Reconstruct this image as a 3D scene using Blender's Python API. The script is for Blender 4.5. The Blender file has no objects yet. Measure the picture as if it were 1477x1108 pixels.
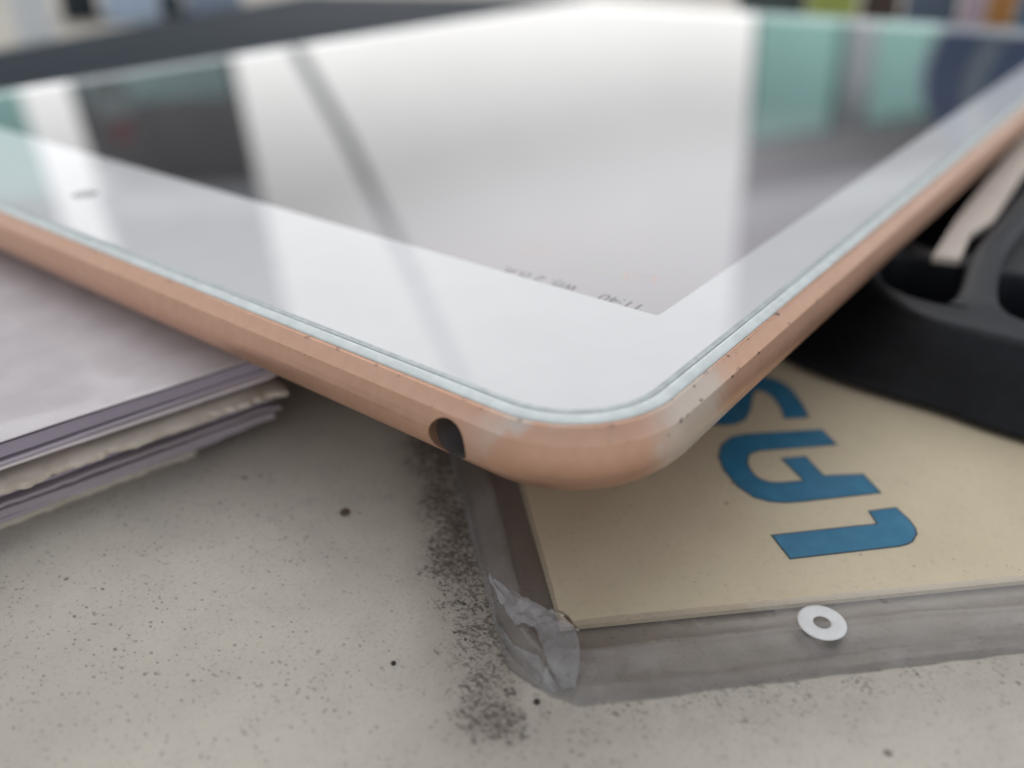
import bpy, bmesh, math, random
from mathutils import Vector, Matrix, noise
S = bpy.context.scene
COL = S.collection
random.seed(7)
MM = 0.001

# ------------------------------------------------------------------ camera
cam_d = bpy.data.cameras.new('camera')
cam = bpy.data.objects.new('camera', cam_d); COL.objects.link(cam)
cam.matrix_world = Matrix((
    (0.6164634, 0.3949442, -0.6811696, -36.917*MM),
    (-0.7872744, 0.2947660, -0.5415828, -19.710*MM),
    (-0.0131094, 0.8701334, 0.4926419, 30.234*MM),
    (0, 0, 0, 1)))
cam_d.sensor_width = 36.0
cam_d.lens = 36.0*1220.3/1477.0
cam_d.clip_start = 0.002
cam_d.clip_end = 2000
cam_d.dof.use_dof = True
cam_d.dof.focus_distance = 0.067
cam_d.dof.aperture_fstop = 13.0
cam_d.dof.aperture_blades = 0
S.camera = cam

# ------------------------------------------------------------------ sky, sun, exposure
SUN_EL, SUN_AZ = math.radians(40), math.radians(42)     # azimuth clockwise from +Y
W = bpy.data.worlds.new('World'); S.world = W; W.use_nodes = True
wt = W.node_tree; wn = wt.nodes; wl = wt.links
bg = wn['Background']
sky = wn.new('ShaderNodeTexSky'); sky.sky_type = 'NISHITA'; sky.sun_disc = False
sky.sun_elevation = SUN_EL; sky.sun_rotation = SUN_AZ
sky.air_density = 1.0; sky.dust_density = 0.8; sky.ozone_density = 1.5
hsv = wn.new('ShaderNodeHueSaturation'); hsv.inputs['Saturation'].default_value = 0.46   # overcast: grey cloud veil
gm = wn.new('ShaderNodeGamma'); gm.inputs[1].default_value = 0.42        # and evener, as a cloud layer makes it
wl.new(sky.outputs[0], hsv.inputs['Color']); wl.new(hsv.outputs[0], gm.inputs[0]); wl.new(gm.outputs[0], bg.inputs[0])
wtc = wn.new('ShaderNodeTexCoord'); wnz = wn.new('ShaderNodeTexNoise'); wnz.inputs['Scale'].default_value = 3.2; wnz.inputs['Detail'].default_value = 5
wmr = wn.new('ShaderNodeMapRange'); wmr.inputs[1].default_value = .3; wmr.inputs[2].default_value = .7; wmr.inputs[3].default_value = .86; wmr.inputs[4].default_value = 1.1
wmx = wn.new('ShaderNodeMix'); wmx.data_type = 'RGBA'; wmx.blend_type = 'MULTIPLY'; wmx.inputs[0].default_value = 1.0
wl.new(wtc.outputs['Generated'], wnz.inputs['Vector']); wl.new(wnz.outputs['Fac'], wmr.inputs[0])
wl.new(gm.outputs[0], wmx.inputs[6]); wl.new(wmr.outputs[0], wmx.inputs[7]); wl.new(wmx.outputs[2], bg.inputs[0])
bg.inputs[1].default_value = 0.15
sl = bpy.data.lights.new('sun', 'SUN'); sl.energy = 0.5; sl.angle = math.radians(100); sl.color = (1, 0.96, 0.9)
sun = bpy.data.objects.new('sun', sl); COL.objects.link(sun)
sd = Vector((math.sin(SUN_AZ)*math.cos(SUN_EL), math.cos(SUN_AZ)*math.cos(SUN_EL), math.sin(SUN_EL)))
sun.rotation_euler = sd.to_track_quat('Z', 'Y').to_euler(); sun.location = sd*3
S.view_settings.view_transform = 'Standard'; S.view_settings.look = 'None'
S.view_settings.exposure = 1.5; S.view_settings.gamma = 1.0
S.cycles.max_bounces = 10; S.cycles.transparent_max_bounces = 16
S.cycles.use_denoising = True

# ------------------------------------------------------------------ helpers
def tag(o, label=None, cat=None, group=None, kind=None):
    if label: o['label'] = label
    if cat: o['category'] = cat
    if group: o['group'] = group
    if kind: o['kind'] = kind
    return o
def thing(name, label, cat, loc=(0, 0, 0), group=None):
    o = bpy.data.objects.new(name, None); COL.objects.link(o)
    o.empty_display_size = 0.005; o.location = Vector(loc)*MM
    return tag(o, label, cat, group)
def link(name, me, m, parent=None, smooth=False):
    me.name = name
    o = bpy.data.objects.new(name, me); COL.objects.link(o)
    if m: me.materials.append(m)
    if smooth:
        for p in me.polygons: p.use_smooth = True
    if parent:
        o.parent = parent; o.matrix_parent_inverse = Matrix.Translation(-parent.location)
    return o
def mesh(name, vs, fs, m, parent=None, smooth=False, unit=MM):
    me = bpy.data.meshes.new(name)
    me.from_pydata([Vector(v)*unit for v in vs], [], fs); me.validate(); me.update()
    bm = bmesh.new(); bm.from_mesh(me); bmesh.ops.recalc_face_normals(bm, faces=bm.faces); bm.to_mesh(me); bm.free()
    return link(name, me, m, parent, smooth)
def sharp(o, deg=35):
    me = o.data
    bm = bmesh.new(); bm.from_mesh(me)
    for e in bm.edges:
        if len(e.link_faces) == 2 and e.calc_face_angle(0) > math.radians(deg): e.smooth = False
    for f in bm.faces: f.smooth = True
    bm.to_mesh(me); bm.free(); return o
def bevel(o, w, seg=2, deg=30):
    bm = bmesh.new(); bm.from_mesh(o.data)
    es = [e for e in bm.edges if len(e.link_faces) == 2 and e.calc_face_angle(0) > math.radians(deg)]
    bmesh.ops.bevel(bm, geom=es, offset=w, segments=seg, affect='EDGES', profile=0.6)
    bm.to_mesh(o.data); bm.free(); return sharp(o, 40)
def prism(name, poly, z0, z1, m, parent=None, bev=0):
    n = len(poly)
    vs = [(x, y, z0) for x, y in poly]+[(x, y, z1) for x, y in poly]
    fs = [list(range(n))[::-1], [i+n for i in range(n)]]+[[i, (i+1) % n, (i+1) % n+n, i+n] for i in range(n)]
    o = mesh(name, vs, fs, m, parent)
    if bev: bevel(o, bev*MM)
    return o
def rrect(x0, y0, x1, y1, r, n=16):
    P = []
    for cx, cy, a0 in ((x0+r, y0+r, 180), (x1-r, y0+r, 270), (x1-r, y1-r, 0), (x0+r, y1-r, 90)):
        for k in range(n+1):
            a = math.radians(a0+90*k/n); P.append((cx+r*math.cos(a), cy+r*math.sin(a)))
    return P
def densify(P, step):
    out = []
    for i, a in enumerate(P):
        b = P[(i+1) % len(P)]; L = math.hypot(b[0]-a[0], b[1]-a[1]); k = max(1, int(L/step))
        for j in range(k): out.append((a[0]+(b[0]-a[0])*j/k, a[1]+(b[1]-a[1])*j/k))
    return out
def sweep(name, rings, m, parent=None, cap_first=False, cap_last=False, smooth=True):
    n = len(rings[0]); vs = [v for r in rings for v in r]; fs = []
    for k in range(len(rings)-1):
        for i in range(n):
            j = (i+1) % n
            fs.append([k*n+i, k*n+j, (k+1)*n+j, (k+1)*n+i])
    if cap_first: fs.append(list(range(n))[::-1])
    if cap_last: fs.append([(len(rings)-1)*n+i for i in range(n)])
    return mesh(name, vs, fs, m, parent, smooth)
def catmull(P, k=8, closed=False):
    out = []; n = len(P)
    rng = range(n) if closed else range(n-1)
    for i in rng:
        g = (lambda q: P[q % n]) if closed else (lambda q: P[min(max(q, 0), n-1)])
        a, b, c, d = [Vector(g(i+q)) for q in (-1, 0, 1, 2)]
        for j in range(k):
            t = j/k
            out.append(tuple(0.5*((2*b)+(c-a)*t+(2*a-5*b+4*c-d)*t*t+(3*b-a-3*c+d)*t**3)))
    if not closed: out.append(tuple(P[-1]))
    return out

# ------------------------------------------------------------------ material helpers
class NT:
    def __init__(s, name):
        s.m = bpy.data.materials.new(name); s.m.use_nodes = True
        s.t = s.m.node_tree; s.n = s.t.nodes; s.b = s.n['Principled BSDF']; s.out = s.n['Material Output']
        s.tc = s.n.new('ShaderNodeTexCoord')
    def set(s, inp, v):
        if hasattr(v, 'is_output'): s.t.links.new(v, inp)
        elif isinstance(v, (tuple, list)) and len(v) == 3 and inp.type == 'RGBA': inp.default_value = (*v, 1)
        else: inp.default_value = v
    def P(s, **kw):
        for k, v in kw.items(): s.set(s.b.inputs[k.replace('_', ' ')], v)
        return s
    def node(s, typ, **kw):
        n = s.n.new(typ)
        for k, v in kw.items(): setattr(n, k, v)
        return n
    def math(s, op, a, b=0.0, c=0.0, clamp=False):
        n = s.node('ShaderNodeMath', operation=op, use_clamp=clamp)
        for i, v in enumerate((a, b, c)): s.set(n.inputs[i], v)
        return n.outputs[0]
    def noise(s, scale, detail=4, rough=0.55, vec=None):
        n = s.node('ShaderNodeTexNoise'); n.inputs['Scale'].default_value = scale
        n.inputs['Detail'].default_value = detail; n.inputs['Roughness'].default_value = rough
        s.t.links.new(vec or s.tc.outputs['Object'], n.inputs['Vector']); return n.outputs['Fac']
    def ramp(s, v, a, b, c=0.0, d=1.0, smooth=True):
        n = s.node('ShaderNodeMapRange', interpolation_type='SMOOTHSTEP' if smooth else 'LINEAR')
        s.set(n.inputs[0], v)
        for i, x in enumerate((a, b, c, d)): n.inputs[i+1].default_value = x
        return n.outputs[0]
    def mix(s, f, a, b, blend='MIX'):
        n = s.node('ShaderNodeMix', data_type='RGBA', blend_type=blend)
        s.set(n.inputs[0], f); s.set(n.inputs[6], a); s.set(n.inputs[7], b); return n.outputs[2]
    def specks(s, scale, density, rmin, rmax, vec=None, soft=0.08):
        v = s.node('ShaderNodeTexVoronoi'); v.inputs['Scale'].default_value = scale
        s.t.links.new(vec or s.tc.outputs['Object'], v.inputs['Vector'])
        sp = s.node('ShaderNodeSeparateColor'); s.t.links.new(v.outputs['Color'], sp.inputs[0])
        r = s.ramp(sp.outputs[0], 0, 1, rmin, rmax, False)
        d = s.math('SUBTRACT', r, v.outputs['Distance'])
        inside = s.ramp(d, 0, soft)
        keep = s.math('LESS_THAN', sp.outputs[1], density)
        return s.math('MULTIPLY', inside, keep)
    def line(s, px, py, nx, ny):
        """signed distance (mm) from a line through (px,py) with unit normal (nx,ny)"""
        sep = s.node('ShaderNodeSeparateXYZ'); s.t.links.new(s.tc.outputs['Object'], sep.inputs[0])
        a = s.math('MULTIPLY', s.math('SUBTRACT', sep.outputs[0], px*MM), nx*1000)
        b = s.math('MULTIPLY', s.math('SUBTRACT', sep.outputs[1], py*MM), ny*1000)
        return s.math('ADD', a, b)
    def near(s, px, py, pz=None):
        n = s.node('ShaderNodeVectorMath', operation='DISTANCE')
        s.t.links.new(s.tc.outputs['Object'], n.inputs[0]); n.inputs[1].default_value = (px*MM, py*MM, (pz or 0)*MM)
        return s.math('MULTIPLY', n.outputs['Value'], 1000)
    def bump(s, h, strength, dist):
        n = s.node('ShaderNodeBump'); n.inputs['Strength'].default_value = strength; n.inputs['Distance'].default_value = dist
        s.t.links.new(h, n.inputs['Height']); s.t.links.new(n.outputs[0], s.b.inputs['Normal']); return s
def plain(name, col, rough=0.6, var=0.12, scale=60, **kw):
    t = NT(name); n = t.noise(scale, 5)
    dark = tuple(c*(1-var) for c in col); lite = tuple(min(1, c*(1+var)) for c in col)
    t.P(Base_Color=t.mix(t.ramp(n, .3, .7), dark, lite), Roughness=rough, **kw)
    return t.m

# ------------------------------------------------------------------ materials
def m_table():
    t = NT('stained_white_table')
    big = t.noise(45, 4); mid = t.noise(260, 5); fine = t.noise(2600, 4)
    c = t.mix(t.ramp(big, .35, .7), (.61, .56, .475), (.50, .455, .385))
    c = t.mix(t.ramp(mid, .4, .75, 0, .35), c, (.45, .42, .385))
    c = t.mix(t.ramp(fine, .45, .8, 0, .35), c, (.36, .34, .31))
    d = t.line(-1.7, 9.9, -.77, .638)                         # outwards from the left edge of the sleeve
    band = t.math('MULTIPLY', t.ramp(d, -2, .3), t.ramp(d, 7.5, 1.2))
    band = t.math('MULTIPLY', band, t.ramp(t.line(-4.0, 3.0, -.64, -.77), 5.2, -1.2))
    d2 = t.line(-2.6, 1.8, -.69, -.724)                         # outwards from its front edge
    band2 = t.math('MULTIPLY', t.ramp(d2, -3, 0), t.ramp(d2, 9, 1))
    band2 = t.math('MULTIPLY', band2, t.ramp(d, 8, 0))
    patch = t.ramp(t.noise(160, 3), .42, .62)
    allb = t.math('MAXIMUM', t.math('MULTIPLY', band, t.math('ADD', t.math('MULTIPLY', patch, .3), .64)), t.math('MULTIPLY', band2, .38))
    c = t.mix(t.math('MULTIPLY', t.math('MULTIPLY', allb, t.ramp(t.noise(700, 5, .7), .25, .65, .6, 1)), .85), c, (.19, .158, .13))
    # scattered specks
    warp = t.node('ShaderNodeMapping'); warp.inputs['Scale'].default_value = (1.25, .8, 1); warp.inputs['Rotation'].default_value = (0, 0, .75)
    t.t.links.new(t.tc.outputs['Object'], warp.inputs[0]); wv = warp.outputs[0]
    s1 = t.specks(950, .55, .05, .24, wv)
    clump = t.ramp(t.noise(90, 3), .45, .62, .1, 1)
    c = t.mix(t.math('MULTIPLY', t.math('MULTIPLY', s1, clump), .72), c, (.13, .11, .095))
    s1b = t.specks(1900, .5, .10, .34, wv)
    c = t.mix(t.math('MULTIPLY', t.math('MULTIPLY', s1b, t.ramp(t.noise(70, 4), .38, .60, .35, 1)), .62), c, (.2, .18, .16))
    s2 = t.specks(300, .16, .06, .13)
    c = t.mix(t.math('MULTIPLY', s2, .75), c, (.09, .07, .06))
    # grime: irregular flecks, thin everywhere, crowded along the sleeve
    fl = t.noise(1900, 3, .6, wv); fl2 = t.noise(3600, 3, .6); fl3 = t.noise(820, 4, .65, wv)
    c = t.mix(t.math('MULTIPLY', t.ramp(fl, .615, .70), t.math('MULTIPLY', clump, .62)), c, (.17, .15, .13))
    c = t.mix(t.math('MULTIPLY', t.ramp(fl3, .66, .74), .6), c, (.20, .175, .15))
    c = t.mix(t.math('MULTIPLY', t.ramp(fl2, .58, .72), .28), c, (.22, .20, .18))
    dm = t.math('ADD', allb, t.math('MULTIPLY', t.math('SUBTRACT', t.noise(420, 4), .5), .8))
    dm = t.ramp(dm, .15, .9)
    g1 = t.ramp(t.math('ADD', fl2, t.math('MULTIPLY', dm, .15)), .60, .68)
    g2 = t.ramp(t.math('ADD', fl, t.math('MULTIPLY', dm, .15)), .635, .70)
    near_ = t.ramp(dm, 0, .55)
    c = t.mix(t.math('MULTIPLY', t.math('MULTIPLY', g1, near_), .52), c, (.075, .062, .052))
    c = t.mix(t.math('MULTIPLY', t.math('MULTIPLY', g2, near_), .60), c, (.06, .05, .042))
    s4 = t.specks(1500, .45, .10, .30, None, .12)
    c = t.mix(t.math('MULTIPLY', t.math('MULTIPLY', s4, near_), .8), c, (.04, .035, .03))
    t.P(Base_Color=c, Roughness=.55, Specular_IOR_Level=.35)
    t.bump(t.math('ADD', fine, mid), .25, .0001)
    return t.m
def m_alu(name='rose_gold_aluminium', r0=.42, r1=.50, k_=1.0):
    t = NT(name)
    n = t.noise(900, 3); sm = t.noise(130, 4)
    c = t.mix(t.ramp(n, .3, .7), tuple(v*k_ for v in (.60, .362, .252)), tuple(v*k_ for v in (.635, .388, .272)))
    # worn patches on the corner where the colour has rubbed to bare metal
    k = t.near(4.5, 4.5, -2.5)
    wear = t.math('MULTIPLY', t.ramp(sm, .50, .60), t.ramp(k, 12, 6))
    k2 = t.math('MULTIPLY', t.ramp(t.near(12.5, 2.0, -2.8), 7.0, 3.0), t.ramp(sm, .36, .5))
    wear = t.math('MAXIMUM', wear, k2)
    c = t.mix(t.math('MULTIPLY', wear, .75), c, (.66, .60, .53))
    # dark nicks on the chamfer line
    geo = t.node('ShaderNodeSeparateXYZ'); t.t.links.new(t.tc.outputs['Object'], geo.inputs[0])
    z = t.math('MULTIPLY', geo.outputs[2], 1000)
    line = t.math('MULTIPLY', t.ramp(z, -1.62, -1.46), t.ramp(z, -1.12, -1.34))
    top = t.ramp(z, -.62, -.4)
    nick = t.math('MULTIPLY', t.math('MAXIMUM', line, top), t.ramp(t.noise(1500, 4), .61, .67))
    side = t.math('MULTIPLY', t.ramp(t.near(18, 2), 16, 6), 1)
    nick = t.math('MULTIPLY', nick, t.math('ADD', .45, side), clamp=True)
    c = t.mix(nick, c, (.10, .075, .06))
    sp = t.specks(420, .12, .05, .12)
    c = t.mix(t.math('MULTIPLY', sp, .7), c, (.16, .11, .09))
    t.P(Base_Color=c, Metallic=t.ramp(nick, 0, 1, .8, .1), Roughness=t.ramp(sm, .3, .7, r0, r1))
    t.bump(t.noise(9000, 2), .04, .00005)
    return t.m
def m_bezel():
    t = NT('white_bezel_under_glass')
    c = t.mix(t.ramp(t.noise(200, 3), .3, .7), (.70, .70, .70), (.72, .72, .72))
    sp = t.specks(330, .13, .035, .085)
    c = t.mix(t.math('MULTIPLY', sp, .65), c, (.25, .24, .23))
    t.P(Base_Color=c, Roughness=t.ramp(t.noise(60, 5), .35, .75, .01, .045), IOR=1.5, Specular_IOR_Level=.5)
    return t.m
GLASS_N = 1.5
def m_display(name, base, em, emcol=None, strength=1.0):
    t = NT(name)
    if emcol is None:
        # pale page; viewing-angle falloff painted into its glow, darker further down and across
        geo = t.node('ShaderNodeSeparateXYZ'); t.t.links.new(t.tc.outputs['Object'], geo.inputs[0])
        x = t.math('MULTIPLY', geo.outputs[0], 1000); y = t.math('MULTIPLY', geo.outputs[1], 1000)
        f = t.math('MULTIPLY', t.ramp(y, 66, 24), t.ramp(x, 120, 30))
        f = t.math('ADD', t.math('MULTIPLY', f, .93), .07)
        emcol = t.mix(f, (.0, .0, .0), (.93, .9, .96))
    t.P(Base_Color=base, Roughness=t.ramp(t.noise(50, 5), .35, .8, .012, .05), IOR=GLASS_N, Specular_IOR_Level=.5,
        Emission_Color=emcol, Emission_Strength=strength)
    return t.m
def m_film(name, tint, haze, hazecol, rough, gloss=1.0, bump=0.0, bscale=300, var=1.0):
    t = NT(name); t.n.remove(t.b)
    tr = t.node('ShaderNodeBsdfTransparent'); df = t.node('ShaderNodeBsdfDiffuse'); gl = t.node('ShaderNodeBsdfGlossy')
    tr.inputs[0].default_value = (*tint, 1)
    cl = t.noise(220, 5)
    t.set(df.inputs[0], t.mix(t.ramp(cl, .35, .7), tuple(c*(1-.2*var) for c in hazecol), hazecol))
    gl.inputs['Roughness'].default_value = rough
    m1 = t.node('ShaderNodeMixShader'); m2 = t.node('ShaderNodeMixShader')
    t.set(m1.inputs[0], t.ramp(cl, .3, .75, haze*(1-.3*var), haze*(1+.3*var)))
    t.t.links.new(tr.outputs[0], m1.inputs[1]); t.t.links.new(df.outputs[0], m1.inputs[2])
    lw = t.node('ShaderNodeLayerWeight'); lw.inputs[0].default_value = .28
    bp = None
    if bump:
        b = t.node('ShaderNodeBump'); b.inputs['Strength'].default_value = bump; b.inputs['Distance'].default_value = .0008
        t.t.links.new(t.noise(bscale, 3), b.inputs['Height'])
        t.t.links.new(b.outputs[0], gl.inputs['Normal']); t.t.links.new(b.outputs[0], lw.inputs['Normal'])
    t.set(m2.inputs[0], t.math('MULTIPLY', lw.outputs['Fresnel'], gloss))
    t.t.links.new(m1.outputs[0], m2.inputs[1]); t.t.links.new(gl.outputs[0], m2.inputs[2])
    t.t.links.new(m2.outputs[0], t.out.inputs[0])
    return t.m
def m_card():
    t = NT('cream_sign_card')
    c = t.mix(t.ramp(t.noise(90, 4), .35, .7), (.88, .78, .585), (.83, .725, .535))
    c = t.mix(t.ramp(t.noise(1500, 4), .5, .8, 0, .25), c, (.55, .46, .33))
    s = t.specks(700, .35, .05, .19); s2 = t.specks(330, .2, .03, .10); s3 = t.specks(2200, .5, .1, .32)
    cl = t.ramp(t.noise(110, 3), .45, .65)
    c = t.mix(t.math('MULTIPLY', t.math('MULTIPLY', s, cl), .7), c, (.22, .16, .11))
    c = t.mix(t.math('MULTIPLY', t.math('MULTIPLY', s3, cl), .4), c, (.3, .23, .16))
    c = t.mix(t.math('MULTIPLY', s2, .85), c, (.10, .075, .055))
    t.P(Base_Color=c, Roughness=.6); return t.m
def m_blue():
    t = NT('blue_print')
    c = t.mix(t.ramp(t.noise(500, 4), .35, .7), (.018, .235, .44), (.03, .285, .51))
    c = t.mix(t.math('MULTIPLY', t.specks(900, .2, .05, .2), .5), c, (.02, .07, .13))
    t.P(Base_Color=c, Roughness=.5); return t.m
def m_paper(name, col, var=.08, stain=None):
    t = NT(name)
    c = t.mix(t.ramp(t.noise(120, 4), .3, .7), tuple(x*(1-var) for x in col), col)
    if stain: c = t.mix(t.ramp(t.noise(330, 4), .48, .7, 0, .7), c, stain)
    t.P(Base_Color=c, Roughness=.75, Specular_IOR_Level=.25); return t.m

M_TABLE = m_table(); M_ALU = m_alu(); M_CHAM = m_alu('polished_rose_gold', .26, .34, 1.12); M_BEZEL = m_bezel()
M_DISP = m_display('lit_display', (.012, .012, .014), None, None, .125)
M_TXT = m_display('display_text', (.012, .012, .014), None, (.05, .05, .06), .13)
M_ICON = m_display('display_icon', (.012, .012, .014), None, (1.0, .74, .70), .14)
M_ICON2 = m_display('display_icon_soft', (.012, .012, .014), None, (.93, .97, .84), .13)
M_RIM = plain('white_plastic_gasket', (.72, .77, .75), .35, .08, 700)
M_GROOVE = plain('dark_groove', (.22, .23, .23), .5)
M_GLASSEDGE = plain('ground_glass_edge', (.56, .60, .59), .15, .1, 900, IOR=1.5)
M_JACK = plain('black_jack_lining', (.035, .022, .016), .5)
M_LENS = plain('lens_black', (.03, .045, .045), .05, .1)
M_FILM = m_film('clear_vinyl', (.80, .78, .76), .12, (.40, .385, .375), .4, .16, .12, 500)
M_FILM_EDGE = m_film('clear_vinyl_edge', (.88, .865, .85), .24, (.58, .56, .54), .17, .7, .4, 300)
M_FILM_UNDER = m_film('clear_vinyl_under', (.90, .88, .86), .10, (.42, .40, .385), .4, .2)
M_FILM_OVER = m_film('clear_vinyl_flat', (.95, .94, .92), .05, (.5, .48, .45), .3, .35, .1, 300)
M_FLAP = m_film('torn_vinyl', (.85, .84, .84), .33, (.62, .61, .61), .14, .9, .8, 420)
M_CARD = m_card(); M_BLUE = m_blue()
M_NAVY = plain('navy_outline', (.035, .07, .10), .55)
M_EYE = plain('white_eyelet', (.80, .80, .78), .5, .05, 800)
M_BLACK = plain('black_moulded_plastic', (.006, .007, .0095), .5, .3, 900, Specular_IOR_Level=.3)
M_BLACK2 = plain('black_moulded_plastic_rim', (.013, .0155, .020), .5, .2, 900)
M_CREAM = m_paper('cream_plastic', (.74, .65, .565))
M_SLATE = plain('slate_grey_cover', (.024, .034, .045), .75, .12, 300, Specular_IOR_Level=.12)
def brown_dot(): return plain('brown_crumb', (.10, .06, .04), .8, .3, 3000)

# ------------------------------------------------------------------ the place round the table (true vertical leans 2.7 deg to the table's normal)
B = Matrix(((0.60015, 0.79934, 0.0295), (-0.79845, 0.60088, -0.0378), (-0.04794, -0.00087, 0.99885)))
EO = Vector((-0.0369, -0.0197, 0))
def EV(X, Y, Z): return EO + B @ Vector((X, Y, Z))
def ebox(name, p0, t, s0, s1, d0, d1, z0, z1, m, parent=None, bev=0, nd=None):
    """box in the true-vertical frame: s along direction t from p0, d outwards (towards the table), z up; metres"""
    tx, ty = t; nx, ny = nd or (ty, -tx)
    vs = []
    for z in (z0, z1):
        for s, d in ((s0, d0), (s1, d0), (s1, d1), (s0, d1)):
            vs.append(EV(p0[0]+tx*s+nx*d, p0[1]+ty*s+ny*d, z))
    fs = [[3, 2, 1, 0], [4, 5, 6, 7], [0, 1, 5, 4], [1, 2, 6, 5], [2, 3, 7, 6], [3, 0, 4, 7]]
    o = mesh(name, vs, fs, m, parent, unit=1)
    if bev: bevel(o, bev)
    return o
def etube(name, path, r, m, parent=None, n=12):
    P = [EV(*p) for p in path]; vs = []; fs = []
    for i, p in enumerate(P):
        d = (P[min(i+1, len(P)-1)]-P[max(i-1, 0)]).normalized()
        a = d.orthogonal().normalized(); b = d.cross(a)
        for k in range(n):
            w = 2*math.pi*k/n; vs.append(p+a*r*math.cos(w)+b*r*math.sin(w))
    for i in range(len(P)-1):
        for k in range(n):
            j = (k+1) % n; fs.append([i*n+k, i*n+j, (i+1)*n+j, (i+1)*n+k])
    fs += [list(range(n))[::-1], [(len(P)-1)*n+k for k in range(n)]]
    return mesh(name, vs, fs, m, parent, True, unit=1)
def ething(name, label, cat, X, Y, Z, group=None):
    v = EV(X, Y, Z)/MM
    return thing(name, label, cat, v, group)
GZ = -0.79
M_GROUND = plain('concrete_ground', (.42, .41, .39), .85, .2, 1.5)
M_GREEN = plain('green_tinted_glass', (.46, .78, .70), .12, .08, .7, Metallic=.9)
M_DKGREEN = plain('dark_green_glass', (.34, .46, .45), .15, .3, .8, Metallic=.8)
M_COLW = plain('pale_grey_paint', (.76, .80, .80), .5, .06, 2)
M_DKWALL = plain('dark_grey_wall', (.24, .225, .22), .7, .2, 1.2)
M_ALUF = plain('brushed_aluminium_frame', (.80, .83, .84), .4, .06, 2, Metallic=.8)
M_FASC = plain('grey_fascia', (.82, .83, .85), .5, .08, 2)
M_UPPER = plain('grey_upper_wall', (.28, .28, .29), .7, .1, 1.5)
M_SOFF = plain('dark_soffit', (.05, .055, .055), .8)
g = bpy.data.meshes.new('ground')
o = mesh('ground', [EV(sx*600, sy*600, GZ) for sx, sy in ((-1, -1), (1, -1), (1, 1), (-1, 1))], [[0, 1, 2, 3]], M_GROUND, unit=1)
tag(o, kind='structure')
# building on the right: green glazing between pale columns
P0 = (1.90, 8.0); T0 = (.942, .335)
r = ething('shop_building', 'green glass shopfront with pale column and grey eave, reflected at right in the screen', 'building', 1.9, 8.0, GZ)
ebox('wall', P0, T0, 0, 9, -4, -.10, GZ, 2.05, M_DKWALL, r, nd=(-.25, -.968))
for s0, s1 in ((.04, 1.00), (1.32, 2.40), (2.62, 5.0), (5.2, 8.9)):
    ebox('glass_pane', P0, T0, s0, s1, -.09, -.04, GZ+.4, 2.06, M_GREEN, r, nd=(-.25, -.968))
for s0, s1 in ((1.00, 1.32), (2.40, 2.62), (5.0, 5.2)):
    ebox('column', P0, T0, s0, s1, -.099, .06, GZ, 2.07, M_ALUF, r, .01, nd=(-.25, -.968))
ebox('transom', P0, T0, 0, 9, -.098, .03, 2.072, 2.30, M_ALUF, r, nd=(-.25, -.968))
ebox('eave', P0, T0, 0, 9, -.098, .90, 2.305, 2.36, M_SOFF, r, nd=(-.25, -.968))
ebox('fascia', P0, T0, 0, 9, .84, .92, 2.25, 2.54, M_FASC, r, nd=(-.25, -.968))
ebox('upper_wall', P0, T0, 0, 9, -4, .80, 2.365, 8.0, M_UPPER, r, nd=(-.25, -.968))
# building on the left
P1 = (-4.30, 8.0); T1 = (1, 0)
r = ething('storefront_building', 'dark storefront with a pale fascia board, at the left in the screen reflection', 'building', -4.3, 8.0, GZ)
ebox('wall', P1, T1, 0, 1.57, -3, -.02, GZ, 2.05, M_DKWALL, r, nd=(.33, -.944))
ebox('window', P1, T1, .10, 1.50, -.019, .01, .2, 1.33, M_DKGREEN, r, nd=(.33, -.944))
ebox('fascia', P1, T1, 0, 1.57, -.02, .25, 2.09, 2.36, M_FASC, r, nd=(.33, -.944))
ebox('upper_wall', P1, T1, 0, 1.57, -3, .10, 2.365, 8.0, M_UPPER, r, nd=(.33, -.944))
r = ething('corner_building', 'building with green panelling beyond the narrow bright gap, far left in the screen reflection', 'building', -8, 8.0, GZ)
ebox('wall', (-12, 8.0), T1, 0, 7.23, -3, -.02, GZ, 2.2, M_GREEN, r, nd=(.54, -.84))
ebox('upper_wall', (-12, 8.0), T1, 0, 7.23, -3, .05, 2.21, 7.0, M_UPPER, r, nd=(.54, -.84))
M_WPOLE = plain('galvanised_steel', (.85, .86, .86), .3, .06, 4, Metallic=.7)
# round sign and leaning pole
r = ething('round_sign', 'pale round sign with red cap on a thin post, reflected at left in the screen', 'sign', -2.95, 6, GZ)
etube('post', [(-2.95, 6.02, GZ), (-2.95, 6.02, 1.1)], .02, M_COLW, r)
M_PALE = plain('pale_sign_face', (.40, .46, .44), .3, .1, 3)
etube('disc', [(-2.95, 6.0, .96), (-2.95, 5.97, .96)], .15, M_PALE, r, 32)
M_RED = plain('red_paint', (.35, .05, .05), .4)
etube('cap', [(-2.95, 6.02, 1.105), (-2.95, 6.02, 1.24)], .06, M_RED, r)
o = etube('leaning_pole', [(-1.20, 3, GZ), (-.804, 3, .347), (-.68, 3, .65), (-.546, 3, 1.055), (-.39, 3, 1.57), (-.1, 3, 2.5)], .022, M_WPOLE)
tag(o, 'grey pole leaning to one side, the slanting line across the screen reflection', 'pole')
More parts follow.
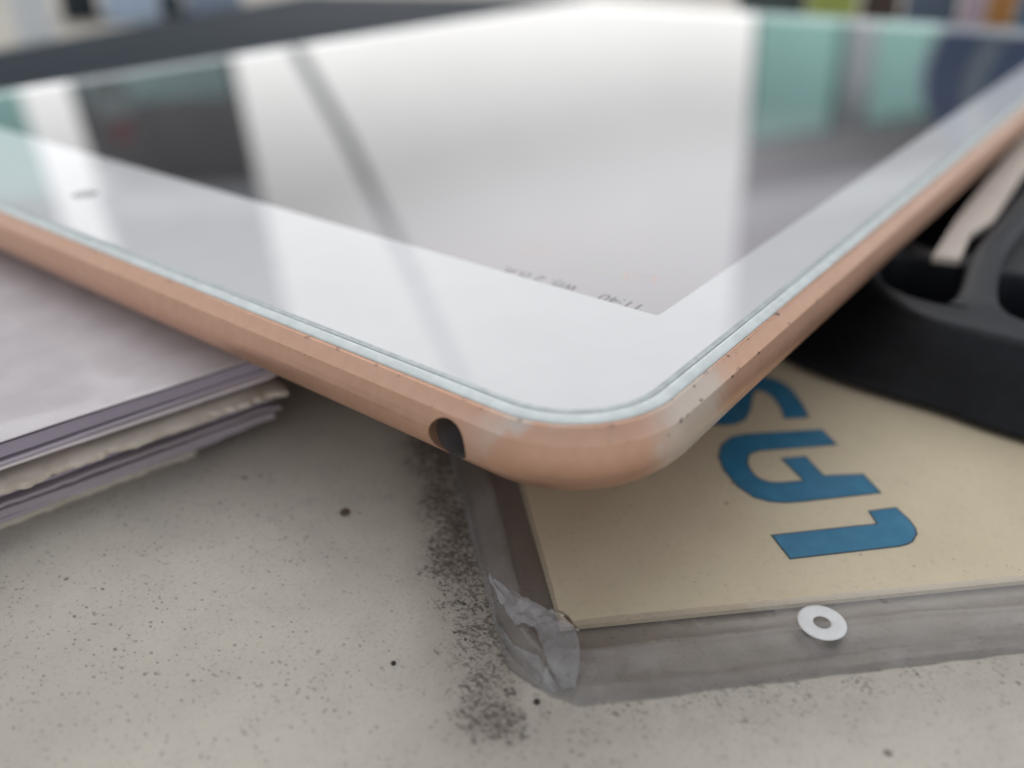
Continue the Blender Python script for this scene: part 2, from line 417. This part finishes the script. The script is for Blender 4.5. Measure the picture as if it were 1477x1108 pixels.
# blue fan beyond the table
M_FBLUE = plain('dark_blue_plastic', (.05, .12, .28), .4)
M_FGREY = plain('pale_blue_grey_plastic', (.30, .39, .44), .4)
r = ething('pedestal_fan', 'blue round fan with a pale grey ring, at the right edge of the screen reflection', 'fan', .98, 1.83, GZ)
ring = []
fc = Vector((.98, 1.83, .335))
etube('stand', [(.98, 1.86, GZ), (.98, 1.86, .30)], .02, M_FBLUE, r)
etube('drum', [(.98, 1.90, .335), (.955, 1.80, .335)], .16, M_FBLUE, r, 40)
rp = [(fc.x-.03+.115*math.cos(a)*.88, fc.y-.05+.115*math.cos(a)*.3, fc.z+.115*math.sin(a)) for a in [2*math.pi*k/32 for k in range(33)]]
etube('guard_ring', rp, .016, M_FGREY, r, 8)
etube('base', [(.98, 1.86, GZ), (.98, 1.86, GZ+.03)], .2, M_FBLUE, r, 24)

# ------------------------------------------------------------------ the table
TZ = -18.5
def inplane(X, Y):     # view-aligned rectangle in the plane of the table (mm)
    a = Vector((.6003, -.7997)); b = Vector((.7997, .6003)); v = a*X+b*Y
    return (v.x-36.9, v.y-19.7)
tb = thing('table', 'off-white table top stained with dark specks, under everything', 'table', (0, 0, TZ))
tp = [inplane(*p) for p in ((-520, -250), (560, -250), (560, 780), (-520, 780))]
prism('table_top', tp, TZ-20, TZ, M_TABLE, tb)
for p in ((-490, -220), (530, -220), (530, 750), (-490, 750)):
    c = inplane(*p); prism('leg', rrect(c[0]-15, c[1]-15, c[0]+15, c[1]+15, 4, 3), -775, TZ-20.05, M_COLW, tb)

# ------------------------------------------------------------------ the tablet
DX, DY = .15, 1.85                       # outline of the body, mm
X0, Y0, X1, Y1 = DX, DY, 240-DX, 169.5-DY
RC = 10.5
def ring(inset, z, r=None, step=6):
    rr = max(.4, RC-inset if r is None else r)
    return [(x, y, z) for x, y in rrect(X0+inset, Y0+inset, X1-inset, Y1-inset, rr, 24)]
tab = thing('tablet', 'white-faced tablet in rose gold metal lying with its worn corner towards the viewer', 'tablet', (0, 0, -7.5))
prof = [(2.9, -.70), (2.15, -.62), (1.72, -.46), (1.62, -.36), (1.50, -.34), (1.40, -.40), (1.36, -.46), (.60, -1.40), (.47, -1.43), (.40, -1.62), (.20, -2.2), (.03, -2.8), (0, -3.3), (.08, -3.8), (.30, -4.4),
        (.7, -4.9), (1.4, -5.65), (2.5, -6.35), (4.2, -6.95), (6.5, -7.32), (9.3, -7.5)]
body = sweep('aluminium_body', [ring(i, z) for i, z in prof], M_ALU, tab, True, True)
ch = sharp(sweep('chamfer', [ring(i, z) for i, z in ((1.42, -.385), (1.38, -.395), (.49, -1.345), (.465, -1.40), (.475, -1.44))], M_CHAM, tab), 30)
# headphone jack bored into the short edge
JY, JZ, JR = 15.9, -3.45, 1.78
cyl = sweep('cutter', [[(x, JY+JR*math.cos(2*math.pi*k/48), JZ+JR*math.sin(2*math.pi*k/48)) for k in range(48)] for x in (-3, 7)], None, None, True, True)
md = body.modifiers.new('hole', 'BOOLEAN'); md.object = cyl; md.operation = 'DIFFERENCE'; md.solver = 'EXACT'
dg = bpy.context.evaluated_depsgraph_get()
nm = bpy.data.meshes.new_from_object(body.evaluated_get(dg)); body.modifiers.clear(); body.data = nm
bpy.data.objects.remove(cyl)
sharp(body, 17)
jr = [[(x, JY+q*math.cos(2*math.pi*k/40), JZ+q*math.sin(2*math.pi*k/40)) for k in range(40)] for x, q in ((1.0, 1.775), (1.0, 1.60), (6.8, 1.60))]
sweep('headphone_jack', jr, M_JACK, tab, False, True)
# plastic gasket, groove, glass
gk = [(1.70, -.47), (1.70, -.30), (1.78, -.20), (2.30, -.07), (2.50, -.05), (2.58, -.10), (2.60, -.6)]
sharp(sweep('gasket', [ring(i, z) for i, z in gk], M_RIM, tab), 50)
sweep('groove', [ring(i, z) for i, z in ((2.605, -.30), (2.68, -.30))], M_GROOVE, tab)
ge = [(2.68, -.40), (2.68, -.12), (2.72, -.07), (2.82, -.03), (2.95, -.01), (3.10, 0)]
sharp(sweep('glass_edge', [ring(i, z) for i, z in ge], M_GLASSEDGE, tab), 60)
SX0, SX1, SY0, SY1 = 21.4, 218.6, 10.85, 158.65
scr = rrect(SX0, SY0, SX1, SY1, .35, 24)
sweep('bezel', [ring(3.10, 0), [(x, y, 0) for x, y in scr]], M_BEZEL, tab, smooth=False)
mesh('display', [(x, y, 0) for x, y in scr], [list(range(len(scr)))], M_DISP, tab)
# camera in the bezel
fcx, fcy = 10.7, 84.75
sweep('front_camera', [[(fcx+q*math.cos(2*math.pi*k/32), fcy+q*math.sin(2*math.pi*k/32), z) for k in range(32)] for q, z in ((1.55, .004), (1.2, .006))], M_LENS, tab, False, True)
# words and signs shown on the display
def text(name, body_, size, pos, m, parent, z):
    cu = bpy.data.curves.new(name, 'FONT'); cu.body = body_; cu.size = size; cu.align_x = 'LEFT'
    o = bpy.data.objects.new(name, cu); COL.objects.link(o)
    dg = bpy.context.evaluated_depsgraph_get()
    me = bpy.data.meshes.new_from_object(o.evaluated_get(dg)); bpy.data.objects.remove(o)
    me.transform(Matrix(((0, -1, 0, pos[0]), (1, 0, 0, pos[1]), (0, 0, 1, z), (0, 0, 0, 1))))   # right = +y, up = -x
    me.transform(Matrix.Scale(MM, 4))
    bm = bmesh.new(); bm.from_mesh(me)
    bmesh.ops.bisect_plane(bm, geom=bm.verts[:]+bm.edges[:]+bm.faces[:], plane_co=(21.42*MM, 0, 0), plane_no=(-1, 0, 0), clear_outer=True)
    bm.to_mesh(me); bm.free()
    return link(name, me, m, parent)
text('status_text', '11:40', 2.0, (22.6, 12.6), M_TXT, tab, .006)
text('status_text', 'พฤ. 2 ต.ค.', 2.0, (22.6, 19.6), M_TXT, tab, .006)
def ringplate(name, cx, cy, r0, r1, m, z, sx=1):
    A = [2*math.pi*k/40 for k in range(40)]
    return sweep(name, [[(cx+q*math.cos(a), cy+q*sx*math.sin(a), z) for a in A] for q in (r0, r1)], m, tab)
ringplate('screen_icon', 28.2, 29.0, 1.75, 1.55, M_ICON, .006)
ringplate('screen_icon', 28.2, 29.0, .8, .65, M_ICON, .006)
def outline(name, P, w, m, z):
    P = [Vector((p[0], p[1], 0)) for p in P]; c = sum(P, Vector())/len(P); n = len(P)
    vs = [(p.x, p.y, z) for p in P]+[tuple((p+(c-p).normalized()*w)[:2])+(z,) for p in P]
    return mesh(name, vs, [[i, (i+1) % n, (i+1) % n+n, i+n] for i in range(n)], m, tab)
outline('screen_icon', [(27.4, 14.4), (29.0, 15.2), (28.2, 18.1), (26.6, 17.4)], .35, M_ICON, .006)
outline('screen_icon', [(28.2, 15.1), (28.6, 15.3), (28.1, 17.2), (27.6, 17.0)], .2, M_ICON, .006)
outline('screen_icon', [(26.6, 17.6), (28.6, 18.4), (29.6, 21.4), (28.4, 22.6), (26.6, 20.4)], .25, M_ICON2, .007)

# ------------------------------------------------------------------ the sign card in its clear sleeve
SA = Vector((.716, -.698)); SB = Vector((.64, .768))          # along the front edge / along the left edge
SO = Vector((-5.85, 4.95))                                    # where the two edges would meet
PA = Vector((.7071, -.7071)); PB = Vector((.680, .733)); PO = Vector((2.0, 6.9))   # the card inside lies a little askew
slv = thing('plastic_sleeve', 'clear vinyl sleeve with a torn front corner holding the cream sign', 'sleeve', (SO.x, SO.y, TZ))
LA, LB = 150, 92
OUT = [SO, SO+SA*LA, SO+SA*LA+SB*LB, SO+SB*LB]
INN = [PO, PO+PA*(LA-14), PO+PA*(LA-14)+PB*(LB-13), PO+PB*(LB-13)]
def edge_pts(Q):
    out = []
    for i in range(4):
        p, q = Q[i], Q[(i+1) % 4]
        for j in range(130):
            t = (j/130)**1.6 if i == 0 else 1-(1-j/130)**1.6 if i == 3 else j/130
            out.append(p.lerp(q, t))
    return out
EO_, EI_ = edge_pts(OUT), edge_pts(INN)
ca, cb = Vector((-2.4, 1.75)), Vector((-3.9, 7.0))            # the blunted, torn corner
def cornered(p):
    n_ = (SA+SB).normalized(); lim = 3.1
    d = (p-SO).dot(n_)
    x_ = lim-d
    return p+n_*(max(0, x_)*.62+.25*max(0, x_)**2/lim)
EO_ = [cornered(p) for p in EO_]
def srings(profile):
    rs = []
    for t, z, w in profile:
        rs_ = []
        for i, (o_, i_) in enumerate(zip(EO_, EI_)):
            tt = t
            if i >= 390 and 0 < t < 1: tt = t**1.45                 # the left margin is flatter and wider
            p = o_.lerp(i_, tt)
            wz = noise.noise(Vector((p.x*.17, p.y*.17, t*2)))*w+noise.noise(Vector((p.x*.8, p.y*.8, t*9)))*w*.35
            ww = noise.noise(Vector((p.x*.10, p.y*.10, 9+t)))*.45*math.sin(math.pi*min(1, t))
            wv = noise.noise(Vector((p.x*.33, p.y*.33, 4)))*.16*(1-t)+noise.noise(Vector((p.x*.9, p.y*.9, 7)))*.14*(1-t)
            d = (i_-o_).normalized()
            q = p+d*(ww+wv); rs_.append((q.x, q.y, z+wz))
        rs.append(rs_)
    return rs
bot = srings([(0.02, TZ+.05, 0), (1.05, TZ+.07, 0)])
sweep('bottom_film', bot, M_FILM_UNDER, slv, False, True, smooth=False)
top = srings([(0, TZ+.07, 0), (.03, TZ+.26, .05), (.13, TZ+.48, .1), (.16, TZ+.64, .06), (.19, TZ+.56, .1), (.30, TZ+.72, .2), (.42, TZ+.92, .16), (.50, TZ+1.02, .12), (.535, TZ+1.18, .06), (.565, TZ+1.22, .05), (.595, TZ+1.12, .06), (.63, TZ+.98, .12), (.72, TZ+.86, .14), (.84, TZ+.90, .10), (1.06, TZ+.95, .04)])
sharp(sweep('edge_film', top[:8], M_FILM_EDGE, slv), 60)
sweep('weld_ridge', top[7:12], M_FILM_EDGE, slv)
sweep('margin_film', top[11:], M_FILM, slv)
sweep('top_film', [top[-1]], M_FILM_OVER, slv, False, True, smooth=False)
card = thing('sign_card', 'cream card printed with large blue letters, inside the clear sleeve', 'sign', (PO.x+2, PO.y+2, TZ))
PZ = TZ+.72
prism('card', [tuple(q) for q in INN], TZ+.3, PZ, M_CARD, card)
LET = {
 'L': [(22.49, -1.46), (28.13, -6.82), (29.3, -8.00), (29.75, -8.25), (29.88, -8.05), (31.01, -7.08), (32.92, -8.78), (31.9, -10.15), (31.0, -10.95), (30.28, -11.26), (29.04, -11.26), (28.3, -10.95), (27.72, -10.55), (20.62, -3.82)],
 'A': [(41.79, 1.43), (40.04, -0.72), (34.32, 5.06), (33.4, 5.55), (32.5, 5.51), (31.4, 5.06), (30.54, 4.34), (29.85, 3.5), (29.65, 2.79), (29.73, 1.97), (30.25, 1.13), (32.01, -0.63), (34.28, 2.54), (35.96, 0.91), (33.86, -1.73), (36.36, -4.68), (34.45, -6.84), (28.95, -1.7), (27.74, -0.43), (27.01, 0.8), (26.75, 2.2), (27.45, 4.14), (29.08, 6.28), (30.85, 7.71), (32.96, 8.45), (34.97, 8.24), (36.25, 7.36)],
 'S': [(48.94, 11.19), (49.2, 9.6), (48.7, 8.2), (47.59, 6.83), (45.42, 4.9), (43.48, 3.55), (41.84, 5.38), (43.33, 6.3), (45.24, 8.01), (46.02, 9.43), (45.68, 10.39), (44.85, 10.5), (43.39, 10.0), (41.16, 9.2), (39.07, 8.8), (37.6, 9.18), (36.52, 10.17), (35.97, 11.43), (35.89, 12.6), (36.6, 14.3), (38.2, 16.2), (40.3, 17.9), (42.2, 16.0), (40.3, 14.6), (39.2, 13.2), (39.0, 12.2), (39.6, 11.6), (41.2, 12.1), (43.6, 13.1), (45.8, 13.4), (47.6, 12.7)]}
def grow(P, w):
    n = len(P); P = [Vector(p) for p in P]; out = []
    area = sum(P[i].x*P[(i+1) % n].y-P[(i+1) % n].x*P[i].y for i in range(n)); sgn = 1 if area > 0 else -1
    for i in range(n):
        a = (P[i]-P[i-1]).normalized(); b = (P[(i+1) % n]-P[i]).normalized()
        na = Vector((a.y, -a.x))*sgn; nb = Vector((b.y, -b.x))*sgn
        m_ = (na+nb); m_ = m_/max(.5, m_.length_squared)*2
        if m_.length > 1.7: m_ = m_.normalized()*1.7
        out.append(tuple(P[i]+m_*w))
    return out
def flat(name, P, z, m, parent):
    return mesh(name, [(x, y, z) for x, y in P], [list(range(len(P)))], m, parent)
SC = Vector((-36.917, -19.71))
for ch, P in LET.items():
    kz = (30.234-(PZ+.03))/(30.234+18.2)                         # same place on a card at its true height
    P = [tuple(SC+(Vector(p)-SC)*kz) for p in P]
    lt = flat('letter', P, PZ+.04, M_BLUE, card)
    flat('outline', grow(P, .16), PZ+.02, M_NAVY, lt)
# eyelet ring welded in the front margin
ex, ey, ez = 14.0, -8.83, TZ+1.25
A = [2*math.pi*k/40 for k in range(40)]
sweep('eyelet_ring', [[(ex+q*math.cos(a), ey+q*math.sin(a), z) for a in A] for q, z in ((1.80, ez-.05), (1.78, ez+.01), (1.6, ez+.03), (.85, ez+.03), (.66, ez), (.64, ez-.05))], M_EYE, slv)
# torn corner curling up
def patch(name, A_, B_, m, parent, k=6, bulge=.5, wr=.12):
    A_ = catmull(A_, 6); B_ = catmull(B_, 6); n = min(len(A_), len(B_)); vs = []; fs = []
    for i in range(n):
        a, b = Vector(A_[i]), Vector(B_[i])
        for j in range(k+1):
            t = j/k; p = a.lerp(b, t); p.z += bulge*math.sin(math.pi*t)+wr*noise.noise(Vector((i*.45, j*.6, 1)))
            vs.append(p)
    for i in range(n-1):
        for j in range(k):
            q = i*(k+1)+j; fs.append([q, q+1, q+k+2, q+k+1])
    o = mesh(name, vs, fs, m, parent, True); return o
z0 = TZ
fA = [(2.62, 14.37, z0+1.3), (1.95, 10.62, z0+2.0), (1.46, 7.25, z0+2.5), (1.22, 5.72, z0+2.7), (.7, 4.49, z0+2.5), (-.43, 3.5, z0+1.6), (-1.96, 2.81, z0+.4)]
fB = [(2.49, 14.34, z0+1.2), (.9, 11.75, z0+1.1), (-.12, 9.61, z0+1.35), (.01, 7.85, z0+1.7), (-1.13, 6.18, z0+1.3), (-1.9, 4.81, z0+.8), (-2.51, 3.45, z0+.3)]
patch('torn_corner', fA, fB, M_FLAP, slv, 7, .3, .55)
patch('torn_corner', [(-.05, 11.73, z0+.9), (-1.82, 8.43, z0+1.2), (-1.70, 6.3, z0+1.1), (-2.18, 4.87, z0+.7), (-2.6, 3.65, z0+.25)],
      [(.14, 12.05, z0+.3), (-1.65, 9.2, z0+.4), (-2.45, 7.2, z0+.4), (-2.75, 5.4, z0+.3), (-3.0, 3.9, z0+.1)], M_FLAP, slv, 5, .15, .4)
# the tip folded back on itself
patch('torn_corner', [(1.50, 7.4, z0+2.55), (1.40, 6.3, z0+2.8), (.75, 4.6, z0+2.65)], [(2.2, 6.9, z0+2.0), (2.1, 6.0, z0+2.1), (1.25, 4.5, z0+2.2)], M_FLAP, slv, 4, .2, .12)

# ------------------------------------------------------------------ the stack of papers under the left of the tablet
QA = Vector((-.977, .215)); QB = Vector((.215, .977)); QO = Vector((8.2, 45.8))
def sk(a, b): v = QO+QA*a+QB*b; return v
def sheet(name, label, cat, a0, a1, b0, z, th, m, rag=.15, freq=.5, wave=.15, depth=80, seed=0, curl=0.0, seam=0.0, group=None, drop=0.0, smooth=True):
    na, nb = 240, 18; vs = []; fs = []
    def pt(i, j, s):
        t = i/na; a = a0+(a1-a0)*t**1.5
        e = rag*(noise.noise(Vector((a*freq*.5, seed*3.7, 0)))+.5*noise.noise(Vector((a*freq*2.3, seed*3.7, 5)))+.05*noise.noise(Vector((a*freq*6, seed*3.7+s*.6, 8))))
        u = (j/nb)**3; b = b0+e*(1-u)+depth*u
        if i <= 2: a += .5*noise.noise(Vector((b*.6, seed, 2)))*rag
        zz = z+wave*noise.noise(Vector((a*.06, b*.06, seed)))*min(1, .3+a/40)
        zz -= drop*math.exp(-(b-b0-e)/1.3)
        zz += seam*math.exp(-((b-b0-2.8)/.4)**2)
        if a < 4: zz += curl*(1-a/4)**2
        v = sk(a, b); return (v.x, v.y, zz+(th if s else 0))
    for s in (0, 1):
        for i in range(na+1):
            for j in range(nb+1): vs.append(pt(i, j, s))
    N = (na+1)*(nb+1)
    idx = lambda i, j, s: s*N+i*(nb+1)+j
    for i in range(na):
        for j in range(nb):
            fs.append([idx(i, j, 1), idx(i+1, j, 1), idx(i+1, j+1, 1), idx(i, j+1, 1)])
            fs.append([idx(i, j, 0), idx(i, j+1, 0), idx(i+1, j+1, 0), idx(i+1, j, 0)])
        for j in (0, nb):
            fs.append([idx(i, j, 0), idx(i+1, j, 0), idx(i+1, j, 1), idx(i, j, 1)])
    for j in range(nb):
        for i in (0, na):
            fs.append([idx(i, j, 0), idx(i, j+1, 0), idx(i, j+1, 1), idx(i, j, 1)])
    o = mesh(name, vs, fs, m)
    sharp(o, 50)
    return tag(o, label, cat, group)
G = 'papers stacked under the tablet'

M_PCREAM = m_paper('torn_cream_board', (.76, .68, .58), .15, (.55, .46, .37))
M_PPURP = m_paper('purple_sheet', (.43, .375, .455)); M_PLIL = m_paper('lilac_sheet', (.62, .55, .63))
M_PGREY = m_paper('grey_brown_sheet', (.42, .36, .39)); M_PWHITE = m_paper('pinkish_white_sheet', (.90, .81, .80), .05)
M_PFILM = m_film('document_sleeve', (.99, .985, .985), .55, (.93, .885, .90), .13, .5, .55, 55, .25)
def pile(*rows):
    for k, (nm, lb, ct, a0, b0, z, th, m, rag, fr, wv, cu, dr) in enumerate(rows):
        sheet(nm, lb, ct, a0, 150, b0, TZ+z, th, m, rag, fr, wv, seed=k+1, curl=cu, group=G, drop=dr)
pile(
 ('cream_board', 'torn cream board lying lowest in the paper stack, on the table', 'paper', 9.5, 2.9, .05, .95, M_PCREAM, .55, .8, .12, 0, 0),
 ('grey_sheet', 'grey sheet lying directly on the lowest torn board', 'paper', 7.0, 2.1, 1.10, .25, M_PGREY, .18, .4, .2, 0, 0),
 ('lilac_sheet', 'lowest lilac sheet of the stack, between two grey sheets', 'paper', 4.6, 1.7, 1.50, .22, M_PLIL, .15, .3, .2, 0, 0),
 ('grey_sheet', 'grey sheet between the lowest lilac sheet and the grey booklet', 'paper', 3.0, 1.2, 1.95, .3, M_PGREY, .2, .3, .25, -.2, 0),
 ('booklet', 'grey purple booklet in the lower half of the paper stack', 'booklet', 1.6, .7, 2.45, .75, M_PGREY, .15, .3, .25, -.4, .1),
 ('white_sheet', 'dull white sheet on the grey purple booklet', 'paper', 2.2, 1.2, 3.32, .18, M_PWHITE, .2, .5, .2, -.3, 0),
 ('grey_sheet', 'curled grey sheet below the dark purple sheet', 'paper', .8, .5, 3.75, .35, M_PGREY, .3, .4, .3, -.9, .15),
 ('purple_sheet', 'dark purple sheet under the two torn cream boards', 'paper', 1.6, .8, 4.5, .3, M_PPURP, .2, .3, .2, 0, 0),
 ('cream_board', 'lower one of the two torn cream boards in mid stack', 'paper', 1.4, .1, 5.05, .35, M_PCREAM, .8, .9, .2, -.4, 0),
 ('cream_board', 'upper one of the two torn cream boards, with the most ragged edge', 'paper', .2, -.6, 5.75, .5, M_PCREAM, 1.0, .6, .25, -.6, .2),
 ('lilac_sheet', 'thin lilac sheet on the upper torn cream board', 'paper', 1.5, .8, 6.85, .22, M_PLIL, .1, .2, .25, 0, 0),
 ('white_sheet', 'thin white sheet between two lilac sheets in the upper stack', 'paper', .9, .25, 7.30, .2, M_PWHITE, .12, .3, .22, 0, 0),
 ('lilac_sheet', 'lilac sheet just below the purple folder in the stack', 'paper', 1.2, .45, 7.75, .3, M_PLIL, .1, .2, .25, 0, 0),
 ('purple_folder', 'purple folder below the white sheet at the top of the stack', 'folder', 1.0, .3, 8.45, 1.15, M_PPURP, .12, .2, .2, 0, 0),
 ('white_sheet', 'pinkish white sheet under the clear document sleeve on top of the stack', 'paper', 1.0, .25, 10.0, .22, M_PWHITE, .08, .2, .15, 0, .15))
sheet('document_sleeve', 'clear shiny document sleeve lying on top of the paper stack', 'sleeve', .5, 150, -.25, TZ+10.40, .10, M_PFILM, .08, .15, .25, seed=15, seam=.14, drop=.35, group=G)

# ------------------------------------------------------------------ the black moulded tray at the right
BZ = TZ+1.35
tray = thing('plastic_tray', 'black moulded plastic tray with rounded rim and recesses, on the cream sign', 'tray', (58, 0, BZ))
outer = catmull([(78, 24), (66, 12.5), (59.8, 4.6), (55.6, -.2), (53.9, -3.6), (53.4, -7.6), (53.4, -14), (53.8, -30), (58, -46), (75, -52), (120, -52), (150, -40), (158, -10), (150, 12), (120, 24), (98, 27)], 6, True)
hole1 = catmull([(64.6, 4.6), (60.4, 2.6), (58.4, -.6), (58.0, -3.4), (58.6, -5.8), (60.0, -6.3), (64.0, -4.8), (66.9, -4.1), (71.0, -3.6), (71.4, -.6), (71.2, 4.0), (68.5, 5.6)], 5, True)
hole2 = catmull([(60.8, -8.7), (62.9, -7.9), (66.4, -7.2), (71.3, -7.2), (72.5, -9.5), (71.5, -16), (68, -24), (62, -27), (58.6, -22), (58.2, -14)], 5, True)
hole3 = catmull([(75.4, -2.2), (78.8, -2.9), (86, -2.7), (100, -2.3), (125, -2), (130, 4), (118, 14), (95, 12), (80, 6), (75, 2)], 5, True)
def extrude_shape(name, polys, z0, z1, bev, m, parent):
    cu = bpy.data.curves.new(name, 'CURVE'); cu.dimensions = '2D'; cu.fill_mode = 'BOTH'
    for P in polys:
        s = cu.splines.new('POLY'); s.points.add(len(P)-1); s.use_cyclic_u = True
        for q, p in zip(s.points, P): q.co = (p[0]*MM, p[1]*MM, 0, 1)
    h = (z1-z0)*MM; cu.extrude = h/2-bev*MM; cu.bevel_depth = bev*MM; cu.bevel_resolution = 3; cu.offset = -bev*MM
    o = bpy.data.objects.new(name, cu); COL.objects.link(o)
    dg = bpy.context.evaluated_depsgraph_get()
    me = bpy.data.meshes.new_from_object(o.evaluated_get(dg)); bpy.data.objects.remove(o)
    me.transform(Matrix.Translation((0, 0, (z0+z1)/2*MM)))
    bm = bmesh.new(); bm.from_mesh(me); bmesh.ops.remove_doubles(bm, verts=bm.verts, dist=1e-6); bm.to_mesh(me); bm.free()
    return sharp(link(name, me, m, parent), 40)
extrude_shape('tray_rim', [outer, hole1, hole2, hole3], BZ+.9, -8.0, .7, M_BLACK2, tray)
extrude_shape('tray_floor', [grow(outer, -.5)], BZ+.2, BZ+1.6, .3, M_BLACK, tray)
foot = catmull([(76, 30), (58, 19), (52.6, 9.5), (51.2, 3.5), (51.0, -2.5), (51, -7.6), (50.4, -14), (50.6, -30), (55.5, -47), (75, -54.5), (120, -54.5), (152.5, -41), (160.5, -10), (152, 14), (121, 26.5), (98, 32)], 6, True)
def between(t, q, z): return [(a[0]+(b[0]-a[0])*t, a[1]+(b[1]-a[1])*t, z) for a, b in zip(foot, grow(outer, q))]
sweep('tray_wall', [between(0, 0, BZ+.02), between(0, 0, BZ+.5), between(.12, 0, BZ+1.1), between(.2, .4, BZ+1.3), between(.55, .5, -12.5), between(1, .35, -9.3), between(1, -.12, -8.75)], M_BLACK, tray, True)
# raised rib that divides the recesses
rib = catmull([(59.5, -7.4), (64, -6.4), (70, -5.6), (78, -5.4), (90, -5.6), (110, -6)], 6)
vs = []; fs = []
for i, p in enumerate(rib):
    t = i/(len(rib)-1); h = -8.25+2.6*min(1, t*2.2); w = 1.8-.2*min(1, t*2)+1.5*math.exp(-t*14)
    for dy, dz in ((-w, -4), (-w, -.6), (-w+.4, -.05), (0, .1), (w-.4, -.05), (w, -.6), (w, -4)):
        vs.append((p[0]-dy*.15, p[1]+dy, h+dz))
for i in range(len(rib)-1):
    for j in range(6): q = i*7+j; fs.append([q, q+1, q+8, q+7])
fs += [list(range(7)), [(len(rib)-1)*7+j for j in range(7)]]
sharp(mesh('rib', vs, fs, M_BLACK2, tray), 50)
st = prism('plastic_strip', [(69.3, .1), (70.0, -2.9), (79.9, -1.8), (87.1, -2.9), (113.7, -1.6), (150, -1), (150, 4), (103.6, 2.1), (85, 1.3)], -7.95, -6.9, M_CREAM, None, .25)
tag(st, 'cream strip lying across the black tray beside the long edge of the tablet', 'strip')

# ------------------------------------------------------------------ things lying further back on the table
n = Vector((-.37, .929))
def slab(P, d, depth):
    a, b = Vector(P[0]), Vector(P[1]); t = (b-a).normalized(); nn = Vector((-t.y, t.x))
    return [tuple(a), tuple(b), tuple(b+nn*depth), tuple(a+nn*depth)]
lap = thing('laptop', 'closed slate grey laptop lying half under the far long edge of the tablet', 'laptop', (100, 200, TZ))
P = [(37, 108), (330, 223.2), (275, 362.7), (-18, 247.5)]
prism('laptop_base', P, TZ+.3, TZ+5.2, M_SLATE, lap, 1.5)
prism('laptop_lid', P, TZ+5.25, -8.0, M_SLATE, lap, 1.8)
def far_item(az, R): a = math.radians(az); return inplane(R*math.sin(a), R*math.cos(a))
def far_box(name, label, cat, az0, az1, R, depth, ztop, m, group=None, bev=1.5):
    a0, a1 = math.radians(az0), math.radians(az1)
    P = [inplane(q*math.sin(a), q*math.cos(a)) for q, a in ((R, a0), (R, a1), (R+depth, a1), (R+depth, a0))]
    o = prism(name, P, TZ+.05, ztop, m, None, bev); return tag(o, label, cat, group)
c = far_item(-28.85, 440)
t_ = thing('plastic_tube', 'short white plastic tube standing behind the laptop at the top left', 'tube', (*c, TZ))
A = [2*math.pi*k/28 for k in range(28)]
def lathe(name, c, prof, m, parent): return sharp(sweep(name, [[(c[0]+q*math.cos(a), c[1]+q*math.sin(a), z) for a in A] for q, z in prof], m, parent, True, True), 40)
M_WHITE = plain('white_plastic', (.75, .77, .78), .35, .05)
lathe('tube_body', c, [(8, TZ+.05), (8, -2)], M_WHITE, t_)
lathe('tube_cap', c, [(8.4, -1.9), (8.4, 8), (7.6, 9)], M_WHITE, t_)
M_DBOX = plain('black_blue_carton', (.012, .02, .028), .5)
M_PBAG = plain('pale_blue_plastic', (.42, .52, .66), .3, .2)
far_box('carton', 'small black carton beside the white tube at the top left', 'box', -27.3, -25.4, 515, 40, 5, M_DBOX)
far_box('plastic_packet', 'pale blue plastic packet between the two dark cartons at the top left', 'packet', -25.1, -22.2, 500, 60, 4, M_PBAG)
far_box('carton', 'dark teal carton to the right of the pale blue packet', 'box', -22.1, -20.9, 515, 60, 6, plain('dark_teal_carton', (.02, .05, .07), .5))
far_box('plastic_packet', 'bluish grey plastic packet behind the laptop, right of the teal carton', 'packet', -20.7, -17.5, 515, 60, 4, plain('blue_grey_plastic', (.28, .34, .45), .3))
far_box('carton', 'dark green carton leftmost behind the far right edge of the tablet', 'box', 12.5, 16.4, 420, 60, 7, plain('dark_green_carton', (.07, .10, .10), .5))
far_box('packet', 'yellow green packet behind the far right edge of the tablet', 'packet', 16.5, 19.3, 410, 50, 8, plain('yellow_green_packet', (.36, .42, .10), .4))
far_box('carton', 'dark brown box right of the yellow green packet', 'box', 19.5, 21.6, 420, 50, 8, plain('dark_brown_carton', (.07, .045, .035), .5))
far_box('carton', 'slate blue box between the brown box and the pink card', 'box', 21.8, 24.6, 420, 60, 9, plain('slate_blue_carton', (.10, .14, .20), .5))
far_box('paper_packet', 'pink and lilac paper packet left of the orange box', 'packet', 24.8, 25.9, 410, 30, 7, plain('pink_lilac_paper', (.45, .34, .42), .5))
far_box('carton', 'orange brown box at the top right', 'box', 26.0, 27.5, 410, 50, 8, plain('orange_carton', (.42, .19, .05), .5))
far_box('carton', 'blue box at the right edge beside the orange box', 'box', 27.6, 31, 410, 50, 9, plain('blue_carton', (.02, .13, .24), .5))

# ------------------------------------------------------------------ crumbs
def crumb(x, y, r, label, m):
    bm = bmesh.new(); bmesh.ops.create_icosphere(bm, subdivisions=2, radius=r*MM)
    for v in bm.verts: v.co *= 1+.45*noise.noise(v.co*900/r*.4+Vector((x, y, 0))); 
    for v in bm.verts: v.co.z *= .55
    bmesh.ops.translate(bm, verts=bm.verts, vec=Vector((x, y, TZ+r*.4))*MM)
    me = bpy.data.meshes.new('crumb'); bm.to_mesh(me); bm.free()
    o = link('crumb', me, m, None, True); tag(o, label, 'crumb', 'crumbs on the table')
CB = brown_dot(); CD = plain('dark_crumb', (.03, .025, .02), .8)
crumb(2.1, 31.2, .42, 'brown crumb on the table between the paper stack and the headphone jack', CB)
crumb(-7.9, 15.0, .20, 'tiny black crumb on bare table left of the torn sleeve corner', CD)
crumb(-4.2, 4.5, .20, 'tiny black crumb at the very tip of the torn sleeve corner', CD)
